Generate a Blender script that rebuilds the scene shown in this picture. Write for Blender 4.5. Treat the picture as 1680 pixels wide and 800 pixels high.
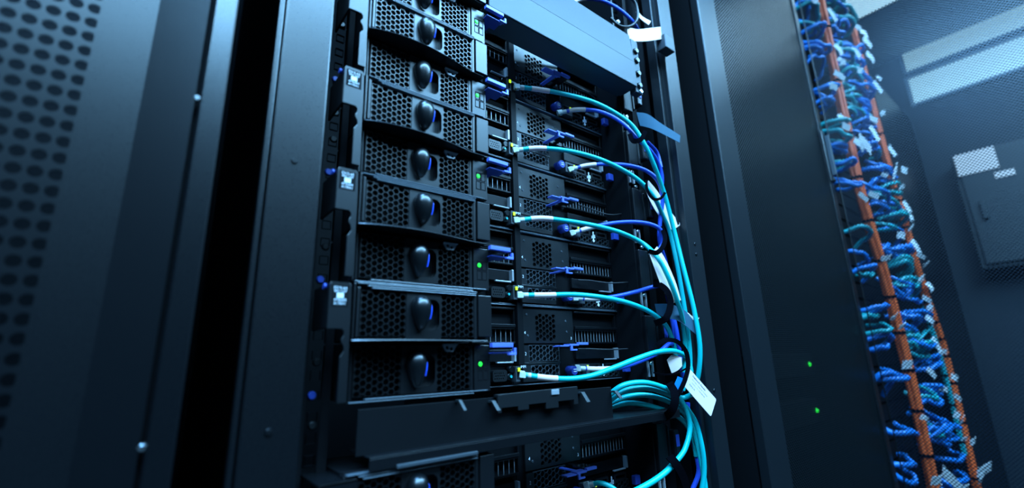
import bpy, bmesh, math, random
from mathutils import Vector, Matrix
random.seed(7)
S = 0.001                                   # the builders below think in millimetres
PI = math.pi
for o in list(bpy.data.objects): bpy.data.objects.remove(o)
C = bpy.context.scene.collection

# ------------------------------------------------------------------ camera
CAM = Vector((-118.41, -338.22, 27.51)); YAW, PIT, ROL, F = 0.67412, 0.24853, -0.02968, 747.6
fw = Vector((math.sin(YAW)*math.cos(PIT), math.cos(YAW)*math.cos(PIT), math.sin(PIT)))
r0 = Vector((math.cos(YAW), -math.sin(YAW), 0)); u0 = r0.cross(fw)
RT = r0*math.cos(ROL) + u0*math.sin(ROL); UP = -r0*math.sin(ROL) + u0*math.cos(ROL)
cd = bpy.data.cameras.new('camera'); cam = bpy.data.objects.new('camera', cd); C.objects.link(cam)
cam.matrix_world = Matrix(((RT.x, UP.x, -fw.x, CAM.x*S), (RT.y, UP.y, -fw.y, CAM.y*S), (RT.z, UP.z, -fw.z, CAM.z*S), (0, 0, 0, 1)))
cd.sensor_width = 36; cd.lens = F/1680*36; cd.clip_start = 0.01; cd.clip_end = 50
cd.dof.use_dof = True; cd.dof.focus_distance = 0.54; cd.dof.aperture_fstop = 3.1
bpy.context.scene.camera = cam

# ------------------------------------------------------------------ light
w = bpy.data.worlds.new('room_air'); bpy.context.scene.world = w; w.use_nodes = True
w.node_tree.nodes['Background'].inputs[0].default_value = (0.10, 0.32, 0.55, 1)
w.node_tree.nodes['Background'].inputs[1].default_value = 0.004
def area(name, loc, rot, sx, sy, power, col, spread=180):
    l = bpy.data.lights.new(name, 'AREA'); l.shape = 'RECTANGLE'; l.size = sx*S; l.size_y = sy*S
    l.energy = power; l.color = col; l.spread = math.radians(spread)
    o = bpy.data.objects.new(name, l); o.location = Vector(loc)*S; o.rotation_euler = rot; C.objects.link(o)
CEIL = 1500
COOL = (0.24, 0.60, 1.0)
area('aisle_light', (250, -950, CEIL-30), (0, 0, 0), 3500, 450, 250, COOL)
area('added_fill_light', (-220, -1700, CEIL-30), (0, 0, 0), 1000, 600, 20, COOL)  # added fill that lifts the sheen on the near left door and post
area('added_fill_light', (1050, -1750, CEIL-30), (0, 0, 0), 1100, 500, 26, COOL)  # added fill for the bezels of the middle server rows
area('added_mesh_sheen_light', (-400, -250, CEIL-30), (0, 0, 0), 600, 600, 52, (0.16, 0.48, 1.0))  # added to lay a blue sheen on the open mesh door
area('aisle_light_far', (1955, -240, CEIL-30), (0, 0, 0), 600, 600, 8, (0.40, 0.72, 1.0))
sc = bpy.context.scene
sc.view_settings.view_transform = 'Standard'; sc.view_settings.look = 'None'
sc.view_settings.gamma = 1; sc.view_settings.use_curve_mapping = False
sc.view_settings.exposure = 0.0

# ------------------------------------------------------------------ materials
def mat(name, col, rough=0.5, metal=0.0, spec=0.5, bump=0.0, bscale=900.0, emit=None, estr=1.0, trans=0.0, sss=None, coat=0.0):
    m = bpy.data.materials.new(name); m.use_nodes = True; nt = m.node_tree; b = nt.nodes['Principled BSDF']
    b.inputs['Base Color'].default_value = (*col, 1); b.inputs['Roughness'].default_value = rough
    b.inputs['Metallic'].default_value = metal; b.inputs['Specular IOR Level'].default_value = spec
    b.inputs['Coat Weight'].default_value = coat; b.inputs['Coat Roughness'].default_value = 0.08
    b.inputs['Transmission Weight'].default_value = trans
    if emit: b.inputs['Emission Color'].default_value = (*emit, 1); b.inputs['Emission Strength'].default_value = estr
    if bump:
        tc = nt.nodes.new('ShaderNodeTexCoord'); n = nt.nodes.new('ShaderNodeTexNoise'); n.inputs['Scale'].default_value = bscale
        bp = nt.nodes.new('ShaderNodeBump'); bp.inputs['Strength'].default_value = bump; bp.inputs['Distance'].default_value = 0.0004
        nt.links.new(tc.outputs['Object'], n.inputs['Vector']); nt.links.new(n.outputs['Fac'], bp.inputs['Height'])
        nt.links.new(bp.outputs['Normal'], b.inputs['Normal'])
        mr = nt.nodes.new('ShaderNodeMapRange'); mr.inputs['To Min'].default_value = rough*0.85; mr.inputs['To Max'].default_value = min(1, rough*1.2)
        nt.links.new(n.outputs['Fac'], mr.inputs['Value']); nt.links.new(mr.outputs['Result'], b.inputs['Roughness'])
    return m
def perforated(name, col, rough, metal, px, pz, rad, stagger, ua, va, spec=0.7):
    """sheet metal with round punched holes; ua, va name the object axes the pattern runs along"""
    m = mat(name, col, rough, metal, spec); nt = m.node_tree; N = nt.nodes; L = nt.links; b = N['Principled BSDF']
    tc = N.new('ShaderNodeTexCoord'); sp = N.new('ShaderNodeSeparateXYZ'); L.new(tc.outputs['Object'], sp.inputs[0])
    def M(op, a, bb=None, c=None):
        n = N.new('ShaderNodeMath'); n.operation = op
        for i, v in enumerate((a, bb, c)):
            if v is None: continue
            if isinstance(v, (int, float)): n.inputs[i].default_value = v
            else: L.new(v, n.inputs[i])
        return n.outputs[0]
    def lattice(du, dv, pv):
        u = M('MULTIPLY', M('SUBTRACT', M('FRACT', M('ADD', M('DIVIDE', sp.outputs[ua], px*S), 50+du)), 0.5), px*S)
        v = M('MULTIPLY', M('SUBTRACT', M('FRACT', M('ADD', M('DIVIDE', sp.outputs[va], pv*S), 50+dv)), 0.5), pv*S)
        return M('SQRT', M('ADD', M('MULTIPLY', u, u), M('MULTIPLY', v, v)))
    d = M('MINIMUM', lattice(0, 0, 2*pz), lattice(0.5, 0.5, 2*pz)) if stagger else lattice(0, 0, pz)
    hole = M('LESS_THAN', d, rad*S)
    t = N.new('ShaderNodeBsdfTransparent'); mx = N.new('ShaderNodeMixShader')
    L.new(hole, mx.inputs[0]); L.new(b.outputs[0], mx.inputs[1]); L.new(t.outputs[0], mx.inputs[2])
    L.new(mx.outputs[0], N['Material Output'].inputs['Surface'])
    return m
M_ = {
 'powder': mat('black_powder_coat', (0.0025, 0.003, 0.004), 0.36, 0.0, 0.35, 0.25, 1400),
 'door':   mat('dark_door_steel', (0.0025, 0.003, 0.004), 0.28, 0.0, 0.7, 0.06, 1200),
 'doorb':  mat('grey_black_frame_steel', (0.006, 0.008, 0.010), 0.36, 0.0, 0.4, 0.1, 1200),
 'deep':   mat('black_interior_steel', (0.003, 0.0035, 0.0045), 0.55, 0.0, 0.12),
 'panelgap': mat('matte_black', (0.004, 0.004, 0.005), 0.7, 0.0, 0.1),  # matte black parts; also stands in for shade in the module gaps
 'bezel':  mat('black_bezel_plastic', (0.0025, 0.003, 0.004), 0.33, 0.0, 0.75, 0.03, 2000),
 'rib':    mat('highlighted_black_trim', (0.07, 0.09, 0.11), 0.28, 0.0, 1.0),  # black trim lightened so its edge highlights sit in the colour
 'gloss':  mat('glossy_black_plastic', (0.003, 0.004, 0.005), 0.27, 0.0, 0.6),
 'plate':  mat('grey_black_slot_steel', (0.005, 0.006, 0.007), 0.36, 0.0, 0.7, 0.15, 1500),
 'steel':  mat('bare_steel', (0.45, 0.47, 0.5), 0.35, 0.5, 0.5),
 'screw':  mat('zinc_screw', (0.6, 0.63, 0.66), 0.22, 0.95, 0.5),
 'shelf':  mat('grey_painted_sheet', (0.05, 0.06, 0.07), 0.46, 0.3, 0.5, 0.12, 900),
 'blue':   mat('blue_release_plastic', (0.09, 0.14, 0.55), 0.4, 0.0, 0.8),
 'navy':   mat('dark_blue_plastic', (0.02, 0.05, 0.30), 0.4, 0.0, 0.5),
 'cyan':   mat('aqua_cable_jacket', (0.0, 0.40, 0.40), 0.36, 0.0, 0.4),
 'bcable': mat('blue_cable_jacket', (0.02, 0.07, 0.50), 0.33, 0.0, 0.5),
 'grey':   mat('black_cable_jacket', (0.008, 0.009, 0.010), 0.4, 0.0, 0.5),
 'flag':   mat('white_flag_paper', (0.8, 0.8, 0.8), 0.6),
 'paper':  mat('white_tag_paper', (0.74, 0.56, 0.50), 0.6),  # warm base offsets the blue lamps so white paper still looks white
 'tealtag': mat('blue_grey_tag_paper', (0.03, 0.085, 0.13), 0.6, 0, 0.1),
 'ink':    mat('dark_ink', (0.03, 0.04, 0.07), 0.6),
 'white':  mat('white_print', (0.8, 0.82, 0.85), 0.5),
 'velcro': mat('black_hook_and_loop', (0.002, 0.002, 0.003), 0.95, 0, 0.0, 0.6, 900),
 'clear':  mat('clear_connector_plastic', (0.75, 0.8, 0.75), 0.15, 0.0, 0.6, trans=0.25),
 'led':    mat('green_lamp_lit', (0.0, 0.3, 0.02), 0.4, emit=(0.02, 1.0, 0.06), estr=1.6),
 'ylw':    mat('port_lamp_lit', (0.3, 0.4, 0.02), 0.4, emit=(0.55, 1.0, 0.02), estr=1.1),
 'bstrip': mat('blue_grip_edge', (0.03, 0.10, 0.9), 0.3, emit=(0.02, 0.10, 0.9), estr=0.35),  # faint glow put into the blue plastic, no lamp behind it
 'pcb':    mat('teal_port_plastic', (0.02, 0.35, 0.33), 0.3),
 'gold':   mat('gold_contact', (0.8, 0.65, 0.3), 0.3, 1.0),
 'orange': mat('orange_fibre_jacket', (0.9, 0.12, 0.02), 0.5),
 'fblue':  mat('mid_blue_patch_jacket', (0.005, 0.19, 0.62), 0.4),
 'fteal':  mat('teal_patch_jacket', (0.005, 0.34, 0.36), 0.4),
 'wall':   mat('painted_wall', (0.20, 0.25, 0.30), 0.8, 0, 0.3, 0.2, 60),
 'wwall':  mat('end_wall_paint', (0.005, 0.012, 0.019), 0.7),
 'floor':  mat('vinyl_floor_tile', (0.04, 0.045, 0.05), 0.5, 0, 0.4, 0.1, 30),
 'ceil':   mat('ceiling_tile', (0.30, 0.34, 0.38), 0.9, 0, 0.2, 0.3, 200),
 'lamp':   mat('luminaire_diffuser', (0.8, 0.8, 0.8), 0.5, emit=(0.42, 0.75, 0.95), estr=1.6),
 'pane':   mat('lit_window_blind', (0.6, 0.7, 0.7), 0.6, emit=(0.34, 0.60, 0.66), estr=0.75),
 'steelgrey': mat('grey_cabinet_paint', (0.012, 0.017, 0.020), 0.5),
}
M_['perfA'] = perforated('near_door_perforated_steel', (0.0025, 0.003, 0.004), 0.28, 0.0, 8.4, 10.0, 3.35, False, 0, 2)
M_['perfB'] = perforated('closed_door_perforated_steel', (0.005, 0.007, 0.008), 0.34, 0.0, 7.0, 3.5, 2.3, True, 0, 2, 0.5)
M_['perfC'] = perforated('open_door_perforated_steel', (0.002, 0.005, 0.011), 0.32, 0.0, 7.0, 3.5, 2.2, True, 1, 2)

# ------------------------------------------------------------------ builders
class MB:
    """collects shapes in millimetres, then links them as one mesh object"""
    def __init__(s): s.v = []; s.f = []; s.sm = []
    def add(s, vs, fs, smooth=False):
        n = len(s.v); s.v += [tuple(p) for p in vs]; s.f += [tuple(i+n for i in f) for f in fs]; s.sm += [smooth]*len(fs); return s
    def box(s, x0, x1, y0, y1, z0, z1):
        return s.add([(x0,y0,z0),(x1,y0,z0),(x1,y1,z0),(x0,y1,z0),(x0,y0,z1),(x1,y0,z1),(x1,y1,z1),(x0,y1,z1)],
                     [(0,3,2,1),(4,5,6,7),(0,1,5,4),(1,2,6,5),(2,3,7,6),(3,0,4,7)])
    def cyl(s, c, axis, r, h, n=16, r2=None, smooth=True):
        c = Vector(c); a = Vector(axis).normalized(); t = a.orthogonal().normalized(); b = a.cross(t); r2 = r if r2 is None else r2
        vs = [c+t*(r*math.cos(2*PI*i/n))+b*(r*math.sin(2*PI*i/n)) for i in range(n)] + [c+a*h+t*(r2*math.cos(2*PI*i/n))+b*(r2*math.sin(2*PI*i/n)) for i in range(n)]
        s.add(vs, [(i, (i+1)%n, (i+1)%n+n, i+n) for i in range(n)], smooth)
        k = len(s.v)-2*n; s.f += [tuple(k+i for i in reversed(range(n))), tuple(k+n+i for i in range(n))]; s.sm += [False, False]
        return s
    def plate(s, outer, holes, y0, y1, ax='xz'):
        """a flat plate (x,z outline) with holes, from depth y0 to y1"""
        bm = bmesh.new(); loops = []
        for lp in [outer]+holes:
            vs = [bm.verts.new((p[0], 0, p[1])) for p in lp]
            for i in range(len(vs)): bm.edges.new((vs[i], vs[(i+1) % len(vs)]))
            loops.append(vs)
        bmesh.ops.triangle_fill(bm, use_beauty=True, edges=bm.edges[:], normal=(0, -1, 0))
        bm.verts.index_update(); n = len(bm.verts)
        vs = [(v.co.x, y0, v.co.z) for v in bm.verts] + [(v.co.x, y1, v.co.z) for v in bm.verts]; fs = []
        for f in bm.faces:
            i = [v.index for v in f.verts]
            if f.normal.y > 0: i.reverse()
            fs += [tuple(i), tuple(j+n for j in reversed(i))]
        for vsl in loops:
            for i in range(len(vsl)):
                a, b = vsl[i].index, vsl[(i+1) % len(vsl)].index; fs.append((a, b, b+n, a+n))
        bm.free(); return s.add(vs, fs)
    def tube(s, pts, r, n=8, cap=True):
        pts = [Vector(p) for p in pts]; m = len(pts); T = [(pts[min(i+1, m-1)]-pts[max(i-1, 0)]).normalized() for i in range(m)]
        nrm = T[0].orthogonal().normalized(); vs = []
        for i in range(m):
            nrm = (nrm-T[i]*nrm.dot(T[i])).normalized(); b = T[i].cross(nrm); rr = r[i] if isinstance(r, (list, tuple)) else r
            vs += [pts[i]+nrm*(rr*math.cos(2*PI*k/n))+b*(rr*math.sin(2*PI*k/n)) for k in range(n)]
        fs = [(i*n+k, i*n+(k+1)%n, (i+1)*n+(k+1)%n, (i+1)*n+k) for i in range(m-1) for k in range(n)]
        s.add(vs, fs, True)
        if cap: s.add(vs[:n], [tuple(reversed(range(n)))]); s.add(vs[-n:], [tuple(range(n))])
        return s
    def ribbon(s, pts, wv, th):
        """flat strap along pts, half width vector wv, thickness th"""
        pts = [Vector(p) for p in pts]; m = len(pts); vs = []
        for i in range(m):
            T = (pts[min(i+1, m-1)]-pts[max(i-1, 0)]).normalized(); W = Vector(wv[i] if isinstance(wv[0], (tuple, Vector)) else wv)
            N = T.cross(W).normalized()*th*0.5
            vs += [pts[i]-W-N, pts[i]+W-N, pts[i]+W+N, pts[i]-W+N]
        fs = [(i*4+k, i*4+(k+1)%4, (i+1)*4+(k+1)%4, (i+1)*4+k) for i in range(m-1) for k in range(4)] + [(3,2,1,0), (4*m-4, 4*m-3, 4*m-2, 4*m-1)]
        return s.add(vs, fs, False)
    def build(s, name, m, parent=None, bev=0.0, loc=None):
        me = bpy.data.meshes.new(name); me.from_pydata([(x*S, y*S, z*S) for x, y, z in s.v], [], s.f); me.update()
        for p, q in zip(me.polygons, s.sm): p.use_smooth = q
        bm = bmesh.new(); bm.from_mesh(me); bmesh.ops.recalc_face_normals(bm, faces=bm.faces[:]); bm.to_mesh(me); bm.free()
        me.materials.append(m if not isinstance(m, str) else M_[m])
        o = bpy.data.objects.new(name, me); C.objects.link(o); o.parent = parent
        if loc: o.location = Vector(loc)*S
        if bev:
            b = o.modifiers.new('edge_round', 'BEVEL'); b.width = bev*S; b.segments = 2; b.limit_method = 'ANGLE'; b.angle_limit = math.radians(50)
        return o
def tag(o, label, cat, group=None):
    o['label'] = label; o['category'] = cat
    if group: o['group'] = group
    return o
def thing(name, label, cat, loc=(0, 0, 0), group=None):
    o = bpy.data.objects.new(name, None); o.empty_display_size = 0.01; C.objects.link(o); o.location = Vector(loc)*S
    return tag(o, label, cat, group)
def struct(o): o['kind'] = 'structure'; return o
def copy_tree(o, parent=None):
    c = o.copy(); C.objects.link(c); c.parent = parent
    for ch in list(o.children): copy_tree(ch, c)
    return c
def text(body, size, m, parent, at, name='lettering', rot=(PI/2, 0, 0), bold=False):
    cu = bpy.data.curves.new('t', 'FONT'); cu.body = body; cu.size = size*S; cu.align_x = 'CENTER'; cu.align_y = 'CENTER'; cu.resolution_u = 2
    if bold: cu.offset = size*S*0.025
    t = bpy.data.objects.new('t', cu); C.objects.link(t); bpy.context.view_layer.update()
    me = bpy.data.meshes.new_from_object(t.evaluated_get(bpy.context.evaluated_depsgraph_get())); bpy.data.objects.remove(t)
    me.materials.clear(); me.materials.append(M_[m]); o = bpy.data.objects.new(name, me); C.objects.link(o); o.parent = parent
    o.location = Vector(at)*S; o.rotation_euler = rot; return o
def rrect(x0, x1, z0, z1, r, n=5):
    out = []
    for cx, cz, a in ((x1-r, z0+r, -PI/2), (x1-r, z1-r, 0), (x0+r, z1-r, PI/2), (x0+r, z0+r, PI)):
        out += [(cx+r*math.cos(a+PI/2*i/n), cz+r*math.sin(a+PI/2*i/n)) for i in range(n+1)]
    return out
def hexes(x0, x1, z0, z1, p, wall, skip=None):
    """hexagon holes clipped to a rectangle"""
    R = (p-wall)/math.sqrt(3); cw = p*math.sqrt(3)/2; out = []; nc = max(1, round((x1-x0)/cw)); off = ((x1-x0)-(nc-1)*cw)/2
    for c in range(nc):
        cx = x0+off+c*cw; k = -1; 
        while True:
            cz = z0+(k+(0.5 if c % 2 else 0))*p+p*0.3; k += 1
            if cz-R > z1: break
            P = [(cx+R*math.cos(PI/3*i), cz+R*math.sin(PI/3*i)) for i in range(6)]
            for axis, lim, sg in ((1, z0, 1), (1, z1, -1), (0, x0, 1), (0, x1, -1)):
                Q = []
                for i in range(len(P)):
                    a, b = P[i], P[(i+1) % len(P)]; da, db = (a[axis]-lim)*sg, (b[axis]-lim)*sg
                    if da >= 0: Q.append(a)
                    if da*db < 0: t = da/(da-db); Q.append((a[0]+(b[0]-a[0])*t, a[1]+(b[1]-a[1])*t))
                P = Q
                if not P: break
            if len(P) < 3: continue
            A = abs(sum(P[i][0]*P[(i+1) % len(P)][1]-P[(i+1) % len(P)][0]*P[i][1] for i in range(len(P))))/2
            if A < 0.12*p*p: continue
            if skip and skip(cx, cz): continue
            out.append(P)
    return out
def grille(x0, x1, z0, z1, p, wall, y0, y1, edge=0.5):
    return MB().plate([(x0-edge, z0-edge), (x1+edge, z0-edge), (x1+edge, z1+edge), (x0-edge, z1+edge)], hexes(x0, x1, z0, z1, p, wall), y0, y1)
def spline(P, n=8):
    P = [Vector(p) for p in P]; P = [P[0]*2-P[1]]+P+[P[-1]*2-P[-2]]; out = []
    for i in range(1, len(P)-2):
        a, b, c, d = P[i-1:i+3]
        for k in range(n):
            t = k/n; out.append(0.5*((2*b)+(c-a)*t+(2*a-5*b+4*c-d)*t*t+(3*b-a-3*c+d)*t**3))
    out.append(P[-2]); return out
def at(px, py, Y):
    """the point of the depth plane Y (mm) that lies on a line of sight of the photograph"""
    d = fw + RT*((px-840)/F) + UP*((400-py)/F); return CAM + d*((Y-CAM.y)/d.y)

# ------------------------------------------------------------------ the room
struct(MB().box(-2600, 2800, -4200, 1300, -1172, -1150).build('floor', 'floor'))
struct(MB().box(-2600, 2800, -4200, 1300, CEIL, CEIL+20).build('ceiling', 'ceil'))
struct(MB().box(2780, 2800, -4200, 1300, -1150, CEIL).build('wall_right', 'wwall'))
struct(MB().box(-2600, 2780, 1100, 1120, -1150, CEIL).build('wall_back', 'deep'))
def luminaire(x0, x1, y0, y1, lab):
    t = thing('ceiling_light', lab, 'ceiling light', ((x0+x1)/2, (y0+y1)/2, CEIL-20), 'ceiling lights along the aisle')
    a, b = (x1-x0)/2, (y1-y0)/2
    f = MB(); f.box(-a, a, -b, -b+12, 0, 20); f.box(-a, a, b-12, b, 0, 20); f.box(-a, -a+12, -b+12, b-12, 0, 20); f.box(a-12, a, -b+12, b-12, 0, 20)
    f.build('frame', 'shelf', t); MB().box(-a+12, a-12, -b+12, b-12, 6, 18).build('diffuser', 'lamp', t)
luminaire(1655, 2255, -541, 59, 'bright rectangular ceiling light seen through the open mesh door')

luminaire(-700, -100, -540, 50, 'added square ceiling panel above the near left door, for sheen on the mesh door')  # unseen fixture added to go with the mesh sheen light
luminaire(-1500, 2000, -1175, -725, 'long ceiling light running above the aisle')
luminaire(500, 1600, -2000, -1500, 'added fill light panel on the ceiling behind the camera, to the right')  # unseen fixture added for the right-hand fill
luminaire(-720, 280, -2000, -1400, 'added wide fill light panel on the ceiling behind the camera')  # unseen fixture added for the left-hand fill
# window strip and notice on the end wall (seen through the mesh door)
XW = 2780
def wallpt(px, py, X=XW):
    d = fw + RT*((px-840)/F) + UP*((400-py)/F); return CAM + d*((X-CAM.x)/d.x)
for i, ((ax, ay), (bx, by)) in enumerate((((1478, 82), (1489, 119)), ((1492, 131), (1500, 171)))):
    a, b = wallpt(ax, ay), wallpt(bx, by); z1, z0, y1 = a.z, b.z, (a.y+b.y)/2
    wd = MB(); wd.box(XW-14, XW-2, y1-1000, y1+14, z0-14, z0); wd.box(XW-14, XW-2, y1-1000, y1+14, z1, z1+14); wd.box(XW-14, XW-2, y1, y1+14, z0, z1)
    fr = struct(wd.build('window_%d' % (i+1), 'wall')); MB().box(XW-8, XW-3, y1-1000, y1, z0, z1).build('blind', 'pane', fr)
a, b = wallpt(1566, 268), wallpt(1608, 448)
cb = thing('wall_cabinet', 'grey wall cabinet far behind the mesh door, with a white notice on top', 'cabinet', (XW-120, a.y, b.z))
H = a.z-b.z
MB().box(0, 110, -620, 0, 0, H).build('cabinet_body', 'steelgrey', cb, 6)
d_ = MB().box(-16, -2, -600, -20, 20, H-20).build('cabinet_door', 'steelgrey', cb, 3); MB().box(-34, -18, -70, -52, H*0.4, H*0.55).build('handle', 'steelgrey', d_, 3)
nt_ = tag(MB().box(0, 2, -128, 0, 0, 98).build('notice', 'paper', None, 0, (XW-142, a.y-14, a.z-105)), 'white notice stuck near the top of the grey wall cabinet', 'sign')
tag(MB().box(0, 2, -60, 0, 0, 26).build('small_label', 'paper', None, 0, (XW-142, a.y-120, a.z-150)), 'small white label below the notice on the grey wall cabinet', 'label')

# ------------------------------------------------------------------ near left door (neighbour rack)
nd = thing('perforated_rack_door', 'blurred black rack door with round perforations, nearest at far left', 'rack door', (-98, 0, -1100))
MB().box(-560, -69, 4, 5.2, 0, 2250).build('perforated_panel', 'perfA', nd)
MB().box(-69, -42, 4, 6, 0, 2250).build('flat_border', 'door', nd)
f = MB(); f.add([(-42, 4, 0), (-15.5, -12, 0), (-15.5, 8, 0), (-42, 8, 0), (-42, 4, 2250), (-15.5, -12, 2250), (-15.5, 8, 2250), (-42, 8, 2250)], [(0,1,5,4), (1,2,6,5), (2,3,7,6), (3,0,4,7), (0,3,2,1), (4,5,6,7)])
f.build('folded_frame', 'powder', nd)
MB().box(-15.5, -13, -5, 8, 0, 2250).build('groove', 'panelgap', nd)
MB().add([(-13, -13, 0), (0, -19, 0), (0, 20, 0), (-13, 20, 0), (-13, -13, 2250), (0, -19, 2250), (0, 20, 2250), (-13, 20, 2250)], [(0,1,5,4), (1,2,6,5), (2,3,7,6), (3,0,4,7), (0,3,2,1), (4,5,6,7)]).build('outer_edge', 'door', nd, 1.2)
for z in (196, -12): MB().cyl((-14.4, -10, z+1100), (0, -1, 0), 2.6, 2.6, 14, 1.5).build('screw', 'screw', nd)
bk = thing('neighbour_rack', 'dark rack body behind the near perforated door at far left', 'rack', (-98, 0, -1150))
g = MB(); g.box(-600, -20, 420, 430, 0, 2300); g.box(-14, 0, 24, 900, 0, 2300); g.build('side_panel', 'deep', bk)

# ------------------------------------------------------------------ main rack
rk = thing('server_rack', 'open black server rack in the middle, its frame, posts and mounting rails', 'rack', (0, 0, -1150))
ZB, ZT = 0, 2300
MB().box(-66, -31, -2, 30, ZB, ZT).build('left_post', 'door', rk, 1.2)
MB().box(-70.5, -67, -1, 6, ZB, ZT).build('left_post_lip', 'door', rk, 0.8)
p_ = MB(); p_.box(473, 508, -2, 24, ZB, ZT); p_.box(466, 472.6, 8, 24, ZB, ZT)
p_.build('right_post', 'doorb', rk, 1.0)
for z in (1150+172, 1150-12): MB().cyl((-50, -2.2, z), (0, -1, 0), 2.2, 1.0, 14, 1.8).build('rivet', 'door', rk)
for z in (1150+615, 1150+182, 1150+167, 1150-20): MB().cyl((489, -2.2, z), (0, -1, 0), 2.6, 1.0, 12, 2).build('rivet', 'gloss', rk)
MB().box(-30, -27.5, 20, 900, ZB, ZT).build('side_panel', 'deep', rk)
MB().box(509, 511, 4, 900, ZB, ZT).build('side_panel', 'deep', rk)
g = MB(); g.box(-96, 20, 890, 900, ZB, ZT); g.box(20, 511, 890, 900, ZB, ZT); g.build('back_panel', 'deep', rk)
# inner side wall on the right of the machines
MB().box(464, 466, 30, 880, ZB, ZT).build('cable_side_panel', 'powder', rk)
# mounting rails with square holes
def rail(x0, x1, y0, xh):
    outer = [(x0, 700), (x1, 700), (x1, 2300), (x0, 2300)]; hs = []
    z = 1150-44.45*9+6
    while z < 2090:
        if z > 705: hs.append([(xh-3.4, z-3.4), (xh+3.4, z-3.4), (xh+3.4, z+3.4), (xh-3.4, z+3.4)])
        z += 14.8
    m = MB(); m.plate(outer, hs, y0, y0+2.5); m.box(x0, x1, y0, y0+2.5, 0, 700); return m
rail(-27, -2, 34, -14).build('mounting_rail', 'panelgap', rk)
rail(412, 452, 46, 424).build('mounting_rail', 'powder', rk)
random.seed(3)
for i, z in enumerate([1150+z for z in (628, 588, 560, 532, 478, 452, 468-8)]):
    MB().cyl((424, 45.8, z), (0, -1, 0), 4.2, 3.2, 12, 3).build('cage_nut_screw', 'screw', rk)
for z in (330, 240, 215, 120, 30, -15):
    MB().cyl((-14, 33.8, 1150+z), (0, -1, 0), 3.2, 2.0, 12, 2.2).build('cage_nut_screw', 'plate', rk)
for z in (372, 284, 196, 105, 18):
    MB().cyl((-16, 33.8, 1150+z-12), (0, -1, 0), 3.4, 2.4, 12, 2.4).build('blue_rail_pin', 'navy', rk)
# small bracket block on the right post
br = thing('post_bracket', 'small grey block bracket on the right rack post beside a white tag', 'bracket', (at(1093, 76, -18).x, -18, at(1093, 76, -18).z))
MB().box(0, 24, 0, 15.5, 0, 24).build('block', 'shelf', br, 1.2)

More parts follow.
